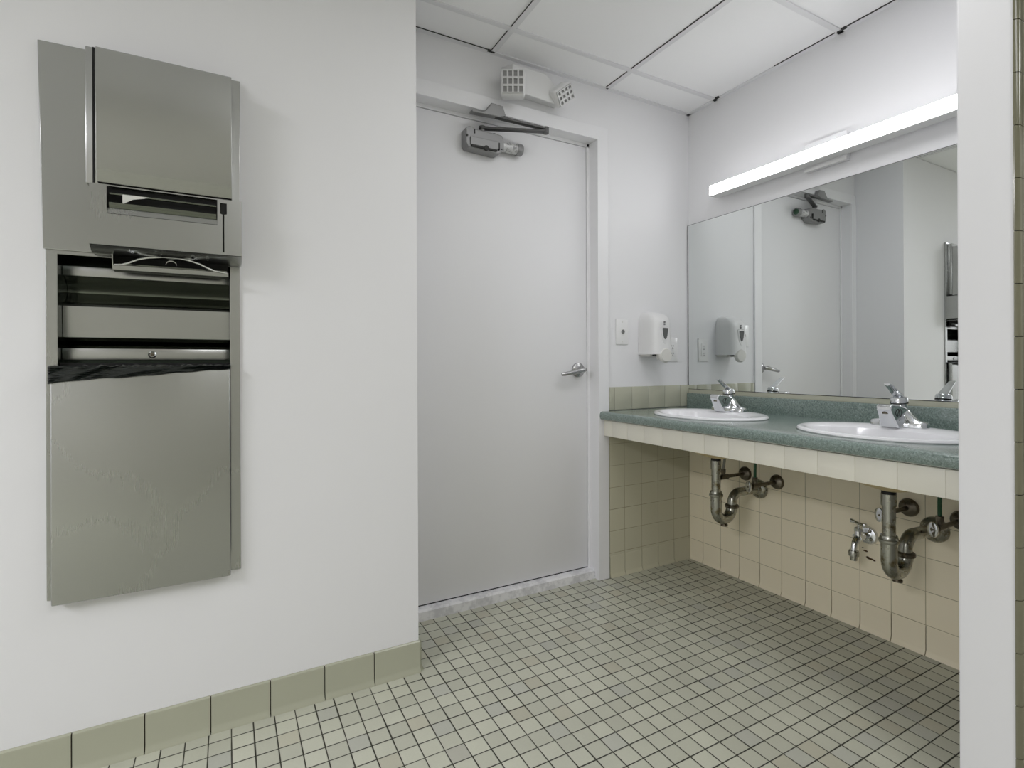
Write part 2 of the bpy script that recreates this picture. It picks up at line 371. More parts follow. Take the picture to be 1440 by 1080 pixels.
def cove_tiles(bm, bmj, joints, P, h=.104, gap=.0028, th_=.009, foot=.017):
    """row of base tiles with rounded top and a cove foot; P(s, out, z)"""
    for s0, s1 in zip(joints, joints[1:]):
        pr = [(0, h), (th_*.55, h), (th_*.9, h-.003), (th_, h-.008), (th_, .020), (th_+.003, .011), (foot-.001, .005), (foot, 0), (0, 0)]
        a = [bm.verts.new(P(s0+gap/2, q[0], q[1])) for q in pr]; b = [bm.verts.new(P(s1-gap/2, q[0], q[1])) for q in pr]; n = len(a)
        bm.faces.new(a); bm.faces.new(b[::-1])
        for i in range(n): bm.faces.new((a[i], b[i], b[(i+1) % n], a[(i+1) % n]))
    a0, a1 = joints[0], joints[-1]
    vsx = [P(a0, 0, 0), P(a1, 0, 0), P(a1, th_*.45, 0), P(a0, th_*.45, 0)]
    lo = [bmj.verts.new(q) for q in vsx]; hi = [bmj.verts.new((q[0], q[1], h-.002)) for q in vsx]
    bmj.faces.new(lo); bmj.faces.new(hi)
    for i in range(4): bmj.faces.new((lo[i], lo[(i+1) % 4], hi[(i+1) % 4], hi[i]))
def baseboard(name, joints, P, mt, label, **k):
    b, j = BM(), BM(); cove_tiles(b, j, joints, P, **k)
    o = struct(name, b, mt, label, 'baseboard', smooth=True); q = obj('joint', j, M['grout_dark'], o, False); return o
js = [.405-.1495*k for k in range(15)]; js = sorted([x for x in js if x > LEFT]+[AE+.004])
baseboard('baseboard_left', js, lambda s, o_, z: (s, WA-o_, z), M['tile_plain'], 'olive cove base tiles below the dispenser wall', h=.100)
# return of the base round the wall end
baseboard('baseboard_return', [WA-.004, WB], lambda s, o_, z: (AE+o_, s, z), M['tile_plain'], 'olive cove base tile on the wall end by the door', h=.100)
js = [2.001-.108*k for k in range(5)][::-1]; js = [js[0]-.0+.0]+js[1:]
js = [1.5865, 1.677, 1.785, 1.893, 2.001, WC-.006]
M['tile_base_b'] = mat('olive beige glazed base tile', lin(200, 197, 174), .16)
baseboard('baseboard_back', js, lambda s, o_, z: (s, WB-o_, z), M['tile_base_b'], 'olive beige cove base tiles under the vanity end', th_=.0095)
js = [1.86-.1068*k for k in range(13)]; js = sorted([x for x in js if x > WV1]+[WB-.009, WV1])
baseboard('baseboard_right', js, lambda s, o_, z: (WC-o_, s, z), M['tile_cream'], 'cream cove base tiles along the vanity wall', th_=.0095)
# splash tiles on the door wall above the counter
bm = BM(); bj = BM(); js = [1.587, 1.619, 1.727, 1.835, 1.943, 2.051, WC-.008]
for a, b in zip(js, js[1:]): box(bm, a+.0006, b-.0006, WB-.008, WB-.0002, .793, .902, .0012)
box(bj, 1.588, WC-.009, WB-.007, WB-.0003, .793, .900)
o = struct('trim_splash_tile', bm, M['tile_splash'], 'single row of sage tiles on the door wall above the counter', 'wall tile', smooth=True); obj('joint', bj, M['grout_dark'], o, False)

# ------------------------------------------------------------------ door
door = thing('door_1', ((D0+D1)/2, WB+.06, 0), 'tall plain white door in a painted metal frame', 'door', kind='structure')
obj('door_leaf', box(BM(), D0+.0195, D1-.0195, WB+.060, WB+.104, .047, DT-.0195, .0015), M['door'], door)
bm = BM()
FW = .058
pr = [(-FW, -.0003), (-FW, -.010), (.003, -.010), (.003, .055), (.018, .055), (.018, .10), (.0005, .10), (.0005, -.0003)]   # (across into opening, depth)
def jamb(bm, sgn, edge):
    extrude_profile(bm, [(edge+sgn*a, WB+b) for a, b in pr], lambda a, b: (a, b, 0), (0, 0, DT+(0)))
jamb(bm, 1, D0); jamb(bm, -1, D1)
extrude_profile(bm, [(WB+b, DT-a) for a, b in pr], lambda a, b: (D0-FW+.014, a, b), (D1-D0+2*FW-.014, 0, 0))
bmesh.ops.translate(bm, vec=(0, 0, 0), verts=bm.verts)
obj('door_frame', bm, M['trimw'], door, True, bevel=.0012)
bm = BM(); extrude_profile(bm, [(WB+.022, 0), (WB+.022, .036), (WB+.030, .042), (WB+.10, .043), (WB+.10, 0)], lambda a, b: (D0+.0005, a, b), (D1-D0-.001, 0, 0))
obj('sill', bm, M['sill'], door)
bm = BM(); box(bm, D0+.016, D1-.016, WB+.062, WB+.10, .0425, .0472); obj('bottom_gap_shade', bm, M['dark'], door, False)  # black slab drawn as the shade under the door leaf
# lever handle
hx, hz, hy = 1.452, .985, WB+.060
hd = obj('door_handle', lathe(BM(), [(0, 0), (.034, 0), (.0345, -.003), (.033, -.010), (.022, -.016), (.013, -.018), (.012, -.045), (0, -.045)], (hx, hy, hz), (0, 1, 0), 40), M['satin'], door)
bm = BM(); tube(bm, [(hx+.014, hy-.046, hz+.002), (hx, hy-.05, hz+.001), (hx-.03, hy-.053, hz-.004), (hx-.07, hy-.051, hz-.012), (hx-.105, hy-.046, hz-.018), (hx-.118, hy-.043, hz-.019)], [.008, .0125, .0115, .0095, .0085, .0075], 20)
obj('lever', bm, M['satin'], hd)
tag(door, door['label'], 'door', kind='structure')

# ------------------------------------------------------------------ door closer
CLY = WB+.060   # leaf face
cl = thing('door_closer', (.94, CLY, 1.90), 'grey hydraulic door closer with folded arm on top of the white door', 'door closer')
z0 = 1.905
bm = BM()
pf = [(.862, z0+.018), (.872, z0+.002), (.995, z0-.004), (1.012, z0-.002), (1.038, z0+.018), (1.038, z0+.050), (1.030, z0+.078), (.990, z0+.084), (.985, z0+.080), (.900, z0+.082), (.880, z0+.090), (.862, z0+.080)]
extrude_profile(bm, pf, lambda a, b: (a, CLY-.052, b), (0, .052, 0))
obj('body', bm, M['closer'], cl, bevel=.003)
bm = BM(); extrude_profile(bm, [(.880, z0+.046), (1.012, z0+.046), (1.012, z0+.016), (.994, z0+.010), (.880, z0+.012)], lambda a, b: (a, CLY-.059, b), (0, .008, 0))
obj('cover_ridge', bm, M['closer'], cl, bevel=.002)
bm = BM(); box(bm, .884, 1.00, CLY-.060, CLY-.05, z0+.004, z0+.0105); disc(bm, (.950, CLY-.054, z0+.008), (0, -1, 0), .0105, .009); box(bm, .898, .902, CLY-.055, CLY-.05, z0+.062, z0+.080); box(bm, 1.008, 1.013, CLY-.0605, CLY-.05, z0+.012, z0+.042); disc(bm, (1.026, CLY-.051, z0+.020), (0, -1, 0), .003, .003); disc(bm, (.866, CLY-.0515, z0+.048), (0, -1, 0), .005, .002)
obj('screw', bm, M['gap_shade_marks'], cl)
bm = BM(); tube(bm, [(1.036, CLY-.028, z0+.044), (1.110, CLY-.028, z0+.044)], .0225, 32)
obj('cylinder', bm, M['closer_lt'], cl)
bm = BM(); lathe(bm, [(0, .0), (.0245, 0), (.0255, .003), (.0255, .024), (.023, .028), (.019, .0285), (.018, .022), (0, .022)], (1.108, CLY-.028, z0+.044), (1, 0, 0), 36)
e = obj('end_cap', bm, M['closer'], cl); bm = BM(); disc(bm, (1.129, CLY-.028, z0+.044), (1, 0, 0), .0175, .004)
obj('cap_screw', bm, M['green_cap'], e); e['label'] = 'round end cap with green insert'
bm = BM(); tube(bm, [(.945, CLY-.03, z0+.08), (.945, CLY-.03, z0+.104)], .010, 20)
obj('spindle', bm, M['closer'], cl)
def flatbar(bm, a, b, w, t):
    a, b = Vector(a), Vector(b); d = (b-a).normalized(); s = Vector((0, 0, 1)).cross(d).normalized(); u = d.cross(s)
    vs_ = [bm.verts.new(p+s*x*w/2+u*y*t/2) for p in (a, b) for x, y in ((-1, -1), (1, -1), (1, 1), (-1, 1))]
    for f in ((0, 1, 2, 3), (7, 6, 5, 4), (0, 4, 5, 1), (1, 5, 6, 2), (2, 6, 7, 3), (3, 7, 4, 0)): bm.faces.new([vs_[i] for i in f])
    return bm
EL = (1.195, WB-.075, 2.003)
bm = BM(); flatbar(bm, (.940, CLY-.03, z0+.100), EL, .024, .009); disc(bm, (.945, CLY-.03, z0+.098), (0, 0, 1), .015, .010)
obj('main_arm', bm, M['closer_dk'], cl, bevel=.001)
bm = BM(); flatbar(bm, (1.198, WB-.075, 2.014), (.975, WB-.022, 2.040), .022, .009); disc(bm, (1.195, WB-.075, 1.995), (0, 0, 1), .013, .026)
obj('forearm', bm, M['closer_dk'], cl, bevel=.001)
bm = BM(); extrude_profile(bm, [(.868, 2.040), (.905, 2.040), (.925, 2.046), (.945, 2.070), (.955, 2.086), (1.008, 2.084), (1.022, 2.046), (.998, 2.036), (.868, 2.030)], lambda a, b: (a, WB-.040, b), (0, .030, 0))
obj('arm_shoe', bm, M['closer'], cl, bevel=.003)

# ------------------------------------------------------------------ emergency light
em = thing('emergency_light', (1.19, WB, 2.17), 'white twin-head emergency light on the wall above the door', 'emergency light')
bm = BM(); a = [(1.025, 2.262), (1.245, 2.275), (1.30, 2.222), (1.285, 2.165), (1.265, 2.160), (1.02, 2.170)]
fr = [(1.055, 2.245), (1.205, 2.250), (1.262, 2.205), (1.245, 2.150), (1.04, 2.160)]
def loft2(bm, A, ya, B, yb):
    n = len(A); x = [bm.verts.new((q[0], ya, q[1])) for q in A]; y = [bm.verts.new((q[0], yb, q[1])) for q in B]
    bm.faces.new(x); bm.faces.new(y[::-1])
    for i in range(n): bm.faces.new((x[i], y[i], y[(i+1) % n], x[(i+1) % n]))
loft2(bm, [(1.02, 2.268), (1.235, 2.288), (1.298, 2.24), (1.290, 2.155), (1.02, 2.165)], WB, [(1.04, 2.255), (1.20, 2.255), (1.26, 2.20), (1.25, 2.135), (1.03, 2.145)], WB-.07)
obj('housing', bm, M['plastic_em'], em, bevel=.004)
bm = BM(); bmesh.ops.create_icosphere(bm, subdivisions=2, radius=.003, matrix=Matrix.Translation((1.13, WB-.066, 2.152))); obj('indicator_lamp', bm, M['plastic'], em)
def head(c, yaw, tilt, spin, w_, h_):
    """square lamp head facing -y, turned"""
    Mx = Matrix.Translation(c) @ Matrix.Rotation(yaw, 4, 'Z') @ Matrix.Rotation(tilt, 4, 'X') @ Matrix.Rotation(spin, 4, 'Y')
    b = BM(); box(b, -w_/2, w_/2, -.02, .035, -h_/2, h_/2, .012, 3); bmesh.ops.transform(b, matrix=Mx, verts=b.verts)
    hh = obj('lamp_head', b, M['plastic_em'], em)
    b = BM(); rows, cols = 3, 4; iw, ih = w_-.014, h_-.014
    holes = []
    for i in range(cols):
        for j in range(rows):
            x0, x1 = -iw/2+iw*i/cols+.0035, -iw/2+iw*(i+1)/cols-.0035; q0, q1 = -ih/2+ih*j/rows+.004, -ih/2+ih*(j+1)/rows-.004
            holes.append(rect(x0, x1, q0, q1))
    plate(b, rect(-iw/2, iw/2, -ih/2, ih/2), holes, lambda a, c_: (a, -.028, c_), (0, .008, 0)); bmesh.ops.transform(b, matrix=Mx, verts=b.verts)
    obj('lens_grid', b, M['lens'], hh, False)
    b = BM(); box(b, -iw/2+.002, iw/2-.002, -.0215, -.0205, -ih/2+.002, ih/2-.002); bmesh.ops.transform(b, matrix=Mx, verts=b.verts)
    obj('reflector', b, M['lensdark'], hh, False)
head((1.03, WB-.085, 2.160), math.radians(-28), math.radians(6), 0, .100, .104)
head((1.272, WB-.085, 2.174), math.radians(8), math.radians(24), math.radians(-42), .094, .074)

# ------------------------------------------------------------------ switch and outlet plates
sw = tag(obj('switch_plate', box(BM(), 1.632, 1.707, WB-.006, WB-.0002, 1.106, 1.228, .002), M['plastic'], None, origin=(1.67, WB, 1.106)), 'white wall plate with a key switch, left of the soap dispenser', 'switch plate')
bm = BM(); disc(bm, (1.672, WB-.006, 1.168), (0, -1, 0), .010, .004); k_ = obj('key_switch', bm, M['satin'], sw)
bm = BM(); box(bm, 1.670, 1.674, WB-.0115, WB-.0095, 1.160, 1.176); box(bm, 1.664, 1.68, WB-.0112, WB-.0095, 1.1665, 1.1695); obj('slot', bm, M['print'], k_, False)
for z in (1.120, 1.214): obj('screw', disc(BM(), (1.67, WB-.006, z), (0, -1, 0), .0028, .001), M['plastic_g'], sw)
ot = tag(obj('outlet_plate', box(BM(), 1.962, 2.035, WB-.006, WB-.0002, 1.024, 1.146, .002), M['plastic'], None, origin=(2.0, WB, 1.024)), 'white electrical outlet plate partly behind the soap dispenser', 'outlet')
bm = BM(); box(bm, 1.982, 2.016, WB-.0085, WB-.005, 1.051, 1.119, .001); rc = obj('receptacle', bm, M['plastic'], ot)
for z in (1.066, 1.104):
    bm = BM()
    for x, h in ((1.992, .008), (2.004, .0065)): box(bm, x-.001, x+.001, WB-.0092, WB-.008, z-h/2, z+h/2)
    disc(bm, (1.998, WB-.0083, z-.009), (0, -1, 0), .0022, .001)
    obj('socket', bm, M['gap_shade_marks'], rc, False)
bm = BM(); box(bm, 1.994, 2.003, WB-.0096, WB-.0084, 1.087, 1.0905); obj('reset_button', bm, M['print'], rc)

# ------------------------------------------------------------------ soap dispenser
sx, sz = 1.838, 1.026
sd = thing('soap_dispenser', (sx, WB, sz), 'white wall soap dispenser with dark window and push bar', 'soap dispenser')
bm = BM(); NZ, NA = 26, 28
def soap_dims(t):      # t 0..1 bottom to top -> half width, depth
    hw = .066*(1-.10*t) ; dp = .118 - .012*t
    if t > .72: q = (t-.72)/.28; k = math.sqrt(max(0, 1-q*q)); hw *= .55+.45*k; dp = (.118-.012*t)*(.30+.70*k)
    return hw, dp
rings = []
for i in range(NZ+1):
    t_ = (i/NZ); t_ = t_**.8 if False else t_
    hw, dp = soap_dims(t_); z = sz+.032+.208*t_
    ring = []
    for k in range(NA+1):
        a = math.pi*k/NA; ca, sa = math.cos(a), math.sin(a); e_ = 2/4.2
        ring.append(bm.verts.new((sx+hw*math.copysign(abs(ca)**e_, ca), WB-.001-dp*abs(sa)**e_, z)))
    rings.append(ring)
for a, b in zip(rings, rings[1:]):
    for k in range(NA): bm.faces.new((a[k], a[k+1], b[k+1], b[k]))
    bm.faces.new((a[-1], a[0], b[0], b[-1]))
bm.faces.new(rings[0]); bm.faces.new(rings[-1])
sc_ = obj('cover', bm, M['plastic_em'], sd)
sh = [(0.0, 0)]
yf = WB-.1135
def shield(cx, cz, w_, h_, y, t, b, n=8):
    pts = [(-w_/2, h_*.42), (-w_*.42, h_*.5), (w_*.42, h_*.5), (w_/2, h_*.42), (w_*.36, -h_*.15), (w_*.2, -h_*.42), (0.06*w_, -h_*.5), (-.06*w_, -h_*.5), (-w_*.2, -h_*.42), (-w_*.36, -h_*.15)]
    extrude_profile(b, [(cx+p, cz+q) for p, q in pts], lambda a, c: (a, y, c), (0, t, 0))
bm = BM(); shield(sx, 1.157, .034, .054, WB-.1195, .010, bm); obj('level_window', bm, M['window_grey'], sd)
bm = BM(); shield(sx, 1.150, .052, .085, WB-.1170, .008, bm); obj('window_surround', bm, M['plastic_em'], sd, bevel=.002)
bm = BM(); lathe(bm, [(0, -.012), (.030, -.010), (.036, -.002), (.036, .006), (0, .03)], (sx+.004, WB-.112, sz+.028), (0, 1, 0), 36, 1, 1.0)
bmesh.ops.scale(bm, vec=(1.12, 1, .98), verts=bm.verts, space=Matrix.Translation((-sx, 0, -sz-.02)))
obj('push_bar', bm, M['plastic_g'], sd)
bm = BM(); disc(bm, (sx, WB-.112, 1.212), (0, -1, 0), .0045, .003); box(bm, sx-.003, sx+.003, WB-.1155, WB-.11, 1.198, 1.2055); box(bm, sx-.018, sx+.018, WB-.1165, WB-.11, 1.190, 1.193); obj('logo_print', bm, M['print'], sd, False)
bm = BM(); box(bm, sx-.055, sx+.055, WB-.07, WB-.001, sz+.022, sz+.033, .003); obj('back_plate', bm, M['plastic_g'], sd)
bm = BM(); box(bm, sx-.038, sx+.03, WB-.085, WB-.02, sz+.026, sz+.0325); obj('pump_opening', bm, M['dark'], sd, False)
bm = BM(); tube(bm, [(sx-.018, WB-.085, sz+.034), (sx-.018, WB-.088, sz+.006)], [.008, .005], 14); obj('nozzle', bm, M['plastic_g'], sd)

# ------------------------------------------------------------------ mirror and vanity light
mr = tag(obj('wall_mirror', box(BM(), 2.1125, 2.1165, WV1+.004, WB-.004, .880, 1.733), M['mirror_edge'], None, False, origin=(2.114, 1.25, .873)), 'large frameless mirror on the wall above the sinks', 'mirror')
bm = BM(); box(bm, 2.1119, 2.1126, WV1+.006, WB-.0085, .8825, 1.7310); obj('mirror_glass', bm, M['mirror'], mr, False)
vl = thing('vanity_light', (WC, 1.227, 1.815), 'long lit white bar light on the wall above the mirror', 'vanity light')
bm = BM(); box(bm, WC-.026, WC-.0003, 1.145, 1.310, 1.800, 1.912, .002); obj('wall_plate', bm, M['tbar'], vl)
bm = BM(); box(bm, WC-.032, WC-.022, 1.143, 1.312, 1.797, 1.811, .003); c_ = obj('plate_lip', bm, M['plastic'], vl)
bm = BM(); box(bm, WC-.082, WC-.0695, .690, 1.752, 1.822, 1.869, .005, 3); obj('diffuser', bm, M['glow'], vl)
bm = BM(); box(bm, WC-.076, WC-.020, .692, 1.750, 1.8195, 1.8235); box(bm, WC-.0695, WC-.0265, .691, 1.751, 1.8235, 1.8685); obj('back_channel', bm, M['plastic'], vl)

# ------------------------------------------------------------------ counter with apron
CT = .791
SINKS = ((1.795, 1.548), (1.795, .878)); SA, SB = .248, .198      # half length along wall, half width
def ell(cx, cy, b, a, n=64): return [(cx+b*math.cos(2*math.pi*k/n), cy+a*math.sin(2*math.pi*k/n)) for k in range(n)]
bm = BM(); F0 = 1.528; cr_ = .016
Y0, Y1 = WV1+.0005, WB-.0005
prof = [(F0+cr_-cr_*math.sin(a), CT-cr_+cr_*math.cos(a)) for a in [math.pi/2*k/6 for k in range(7)]]
prof = [(1.60, CT)]+prof+[(F0, CT-.026), (F0+.003, CT-.034), (F0+.009, CT-.038), (1.60, CT-.038)]
extrude_profile(bm, prof, lambda a, b: (a, Y0, b), (0, Y1-Y0, 0))
plate(bm, [(1.60, Y0), (2.104, Y0), (2.104, Y1), (1.60, Y1)], [ell(x, y, SB-.022, SA-.022) for x, y in SINKS], lambda a, b: (a, b, CT), (0, 0, -.038))
ct = tag(obj('countertop', bm, M['stone'], None, True, origin=(1.85, 1.25, CT-.04)), 'dark green speckled countertop running from the door wall to the partition', 'countertop')
bm = BM(); box(bm, 2.0955, 2.1165, Y0, Y1-.008, CT-.02, .861, .004, 3); obj('backsplash', bm, M['stone'], ct)
ap = thing('counter_apron', (1.566, 1.25, .69), 'ivory tiled apron hanging under the front edge of the green counter', 'apron')
bm = BM(); bj = BM(); js = [1.6765-.106*k for k in range(-2, 11)]; js = sorted([x for x in js if Y0+.02 < x < Y1-.02]+[Y0, Y1])
for a, b in zip(js, js[1:]): box(bm, 1.553, 1.562, a+.0008, b-.0008, .676, CT-.0418, .0012)
box(bj, 1.5542, 1.575, Y0, Y1, .6775, CT-.0422)
obj('apron_tile', bm, M['tile_apron'], ap); obj('apron_board', bj, M['grout_lt'], ap, False)
obj('top_shadow_line', box(BM(), 1.5560, 1.575, Y0, Y1, CT-.0421, CT-.0382), M['dark'], ap, False)  # black strip painting the shadow line under the counter lip

struct('trim_splash_strip', box(BM(), 2.1128, WC-.0082, WV1+.001, WB-.0082, .8612, .8795), M['tile_splash'], 'thin pale tile strip showing between the backsplash and the mirror', 'wall tile')
# ------------------------------------------------------------------ sinks
def make_sink(cx, cy, label):
    sk = thing('oval_sink', (cx, cy, CT), label, 'sink', 'oval sinks set in the green counter')
    bm = BM(); n = 72
    def ring(b, a, z, dx=0): return [bm.verts.new((cx+dx+b*math.cos(2*math.pi*k/n), cy+a*math.sin(2*math.pi*k/n), z)) for k in range(n)]
    L = [ring(SB-.03, SA-.03, CT-.004), ring(SB-.002, SA-.002, CT+.0004), ring(SB, SA, CT+.004), ring(SB-.003, SA-.003, CT+.0095), ring(SB-.010, SA-.010, CT+.012), ring(SB-.020, SA-.020, CT+.0105)]
    # deck behind, bowl forward
    for b, a, z, dx in ((SB-.058, SA-.040, CT+.0085, -.030), (SB-.066, SA-.048, CT+.002, -.032), (SB-.074, SA-.062, CT-.03, -.030), (SB-.088, SA-.088, CT-.075, -.02), (SB-.115, SA-.13, CT-.115, .0), (.05, .06, CT-.142, .035), (.022, .022, CT-.148, .055)): L.append(ring(b, a, z, dx))
    for p, q in zip(L, L[1:]):
        for k in range(n): bm.faces.new((p[k], p[(k+1) % n], q[(k+1) % n], q[k]))
    obj('basin', bm, M['porcelain'], sk)
    bm = BM(); L = [ring(SB-.03, SA-.03, CT-.006), ring(SB-.05, SA-.045, CT-.05, -.01), ring(SB-.075, SA-.085, CT-.10, -.0), ring(.105, .13, CT-.140, .02), ring(.065, .080, CT-.170, .045), ring(.035, .035, CT-.183, .055), ring(.022, .022, CT-.175, .055)]
    for p, q in zip(L, L[1:]):
        for k in range(n): bm.faces.new((p[k], p[(k+1) % n], q[(k+1) % n], q[k]))
    u_ = obj('underside', bm, M['sinkbelly'], sk); u_['label'] = 'cream unglazed underside of bowl'
    bm = BM(); lathe(bm, [(0, -.004), (.016, -.003), (.021, .002), (.0225, .003), (.023, 0), (.022, -.028), (0, -.028)], (cx+.055, cy, CT-.146), (0, 0, 1), 32); obj('drain', bm, M['chrome'], sk)
    return sk
s1 = make_sink(*SINKS[0], 'white oval sink nearest the door wall and soap dispenser')
s2 = dup(s1); s2.location = (SINKS[1][0], SINKS[1][1], CT); s2['label'] = 'white oval sink nearest the partition, cut off by it'

# ------------------------------------------------------------------ faucets
def make_faucet(cx, cy):
    z = CT+.0095
    f = thing('faucet', (cx, cy, z), '', 'faucet', 'single-lever chrome faucets')
    bm = BM()          # base plate with raised ends
    n = 40; pr = []
    for k in range(n):
        a = 2*math.pi*k/n; pr.append((math.copysign(abs(math.cos(a))**.6, math.cos(a)), math.copysign(abs(math.sin(a))**.6, math.sin(a))))
    L = []
    for w_, l_, h in ((.027, .084, 0), (.027, .084, .014), (.024, .081, .019), (.021, .056, .024), (.020, .038, .040), (.018, .026, .056)):
        L.append([bm.verts.new((cx+a*w_, cy+b*l_, z+h)) for a, b in pr])
    for p, q in zip(L, L[1:]):
        for k in range(n): bm.faces.new((p[k], p[(k+1) % n], q[(k+1) % n], q[k]))
    bm.faces.new(L[0]); bm.faces.new(L[-1])
    obj('base', bm, M['chrome'], f)
    bm = BM()          # leaning spout block, side profile (x, z)
    pf = [(.036, .0), (.034, .030), (.020, .050), (-.010, .064), (-.045, .073), (-.086, .077), (-.095, .072), (-.096, .060), (-.088, .050), (-.060, .0)]
    hw = .027; n = len(pf)
    A_ = [bm.verts.new((cx+a, cy-hw*(.82 if a < -.07 else 1), z+b)) for a, b in pf]; B_ = [bm.verts.new((cx+a, cy+hw*(.82 if a < -.07 else 1), z+b)) for a, b in pf]
    bm.faces.new(A_); bm.faces.new(B_[::-1])
    for i in range(n): bm.faces.new((A_[i], B_[i], B_[(i+1) % n], A_[(i+1) % n]))
    sp = obj('spout', bm, M['chrome'], f, bevel=.004, bseg=3)
    bm = BM(); lathe(bm, [(.013, 0), (.013, .0015), (.0105, .0015), (.0105, 0)], (cx-.050, cy-hw+.0002, z+.049), (0, -1, 0), 28, .55, 1.0); obj('oval_emblem', bm, M['gap_shade_marks'], sp)
    bm = BM(); disc(bm, (cx+.0, cy-hw, z+.026), (0, -1, 0), .0030, .0008, 14); obj('set_screw', bm, M['gap_shade_marks'], sp); obj('set_screw', disc(BM(), (cx-.058, cy-hw, z+.026), (0, -1, 0), .0016, .0008, 14), M['gap_shade_marks'], sp)
    bm = BM(); lathe(bm, [(0, 0), (.010, 0), (.010, .006), (0, .006)], (cx-.082, cy, z+.046), (.0, 0, 1), 24); obj('aerator', bm, M['pipe_dark'], sp)
    bm = BM(); lathe(bm, [(0, -.02), (.0225, -.02), (.0225, .022), (0, .022)], (cx+.004, cy, z+.055), (-.1, 0, 1), 36); obj('collar', bm, M['chrome'], f)
    bm = BM(); lathe(bm, [(0, 0), (.0250, 0), (.0250, .0050), (0, .0050)], (cx+.002, cy, z+.0765), (-.1, 0, 1), 36); r_ = obj('ring', bm, M['rubber'], f); r_['label'] = 'black rubber ring'
    bm = BM(); lathe(bm, [(0, 0), (.0250, 0), (.0250, .010), (.022, .017), (.013, .020), (0, .021)], (cx+.0015, cy, z+.080), (-.1, 0, 1), 36); cp = obj('handle_cap', bm, M['chrome'], f)
    bm = BM()          # lever: tapering curved blade rising forward
    path = [(.018, .094, .013), (-.002, .104, .015), (-.022, .116, .0135), (-.044, .130, .012), (-.064, .141, .0105), (-.072, .144, .009)]
    up_, lo_ = [], []
    for i, (a, b, hw_) in enumerate(path):
        tk = .0055 if i < 3 else .0035
        up_.append([bm.verts.new((cx+a, cy+s*hw_, z+b)) for s in (-1, 0, 1)]); lo_.append([bm.verts.new((cx+a, cy+s*hw_, z+b-tk-(.004 if s == 0 else 0))) for s in (-1, 0, 1)])
    for i in range(len(path)-1):
        for j in (0, 1):
            bm.faces.new((up_[i][j], up_[i][j+1], up_[i+1][j+1], up_[i+1][j])); bm.faces.new((lo_[i][j+1], lo_[i][j], lo_[i+1][j], lo_[i+1][j+1]))
        for j in (0, 2): bm.faces.new((up_[i][j], up_[i+1][j], lo_[i+1][j], lo_[i][j]))
    for e_ in (0, -1):
        bm.faces.new((up_[e_][0], up_[e_][1], lo_[e_][1], lo_[e_][0])); bm.faces.new((up_[e_][1], up_[e_][2], lo_[e_][2], lo_[e_][1]))
    obj('lever', bm, M['chrome'], cp)
    bm = BM(); tube(bm, [(cx+.026, cy+.004, z+.03), (cx+.030, cy+.004, z+.066)], .0022, 12); bmesh.ops.create_icosphere(bm, subdivisions=2, radius=.0045, matrix=Matrix.Translation((cx+.030, cy+.004, z+.068)))
    obj('drain_rod', bm, M['chrome'], f)
    return f
f1 = make_faucet(1.957, 1.575); f1['label'] = 'chrome single-lever faucet on the sink nearest the door wall'
f2 = dup(f1); f2.location.y = .905; f2['label'] = 'chrome single-lever faucet on the sink beside the partition'

# ------------------------------------------------------------------ plumbing under each sink
def arc(c, r, a0, a1, ax, ay, n=14):
    c, ax, ay = Vector(c), Vector(ax), Vector(ay); return [c+(ax*math.cos(a0+(a1-a0)*i/n)+ay*math.sin(a0+(a1-a0)*i/n))*r for i in range(n+1)]
X, Z = Vector((1, 0, 0)), Vector((0, 0, 1))
def make_trap(cx, cy, label):
    t = thing('drain_trap', (cx, cy, .60), label, 'drain trap', 'chrome traps under the sinks')
    bm = BM(); lathe(bm, [(0, 0), (.030, 0), (.031, -.004), (.026, -.007), (.020, -.008), (.020, -.030), (0, -.030)], (cx, cy, .613), (0, 0, 1), 32); fl = obj('flange', bm, M['rubber'], t); fl['label'] = 'black drain flange'
    bm = BM(); tube(bm, [(cx, cy, .590), (cx, cy, .425)], .0185, 28); lathe(bm, [(.0186, 0), (.0215, .001), (.0215, .038), (.0186, .040)], (cx, cy, .556), (0, 0, 1), 28); obj('tailpiece', bm, M['pipe'], t)
    bm = BM(); lathe(bm, [(.018, 0), (.0265, 0), (.0285, .004), (.0285, .011), (.0255, .014), (.0235, .024), (.018, .024)], (cx, cy, .438), (0, 0, 1), 32); obj('slip_nut', bm, M['pipe'], t)
    J = .050; zb = .384
    bm = BM(); pts = [(cx, cy, .445), (cx, cy, zb)]+arc((cx+J, cy, zb), J, math.pi, 2*math.pi, X, Z, 18)[1:]+[(cx+2*J, cy, .392)]
    tube(bm, pts, .0225, 28); obj('j_bend', bm, M['pipe'], t)
    bm = BM(); lathe(bm, [(0, 0), (.0135, 0), (.015, -.003), (.015, -.009), (0, -.009)], (cx+J, cy, zb-J-.020), (0, 0, 1), 20); obj('cleanout_plug', bm, M['pipe_dark'], t)
    bm = BM(); lathe(bm, [(.018, 0), (.0275, 0), (.029, .004), (.029, .010), (.026, .014), (.018, .015)], (cx+2*J, cy, .378), (0, 0, 1), 32); obj('slip_nut', bm, M['pipe_dark'], t)
    R_ = .048; zt = .393
    bm = BM(); pts = [(cx+2*J, cy, .380), (cx+2*J, cy, zt)]+[p for p in arc((cx+2*J+R_, cy, zt), R_, math.pi, math.pi/2, X, Z, 12)][1:]+[(WC-.04, cy-.012, zt+R_+.002), (WC-.01, cy-.014, zt+R_+.002)]
    tube(bm, pts, .0195, 28); obj('wall_arm', bm, M['pipe'], t)
    bm = BM(); lathe(bm, [(0, .0), (.043, 0), (.043, .004), (.038, .012), (.026, .018), (.0205, .030), (0, .030)], (WC-.0085, cy-.014, zt+R_+.002), (-1, 0, 0), 36); obj('escutcheon', bm, M['pipe'], t)
    return t
TU, TV = 1.850, 1.555
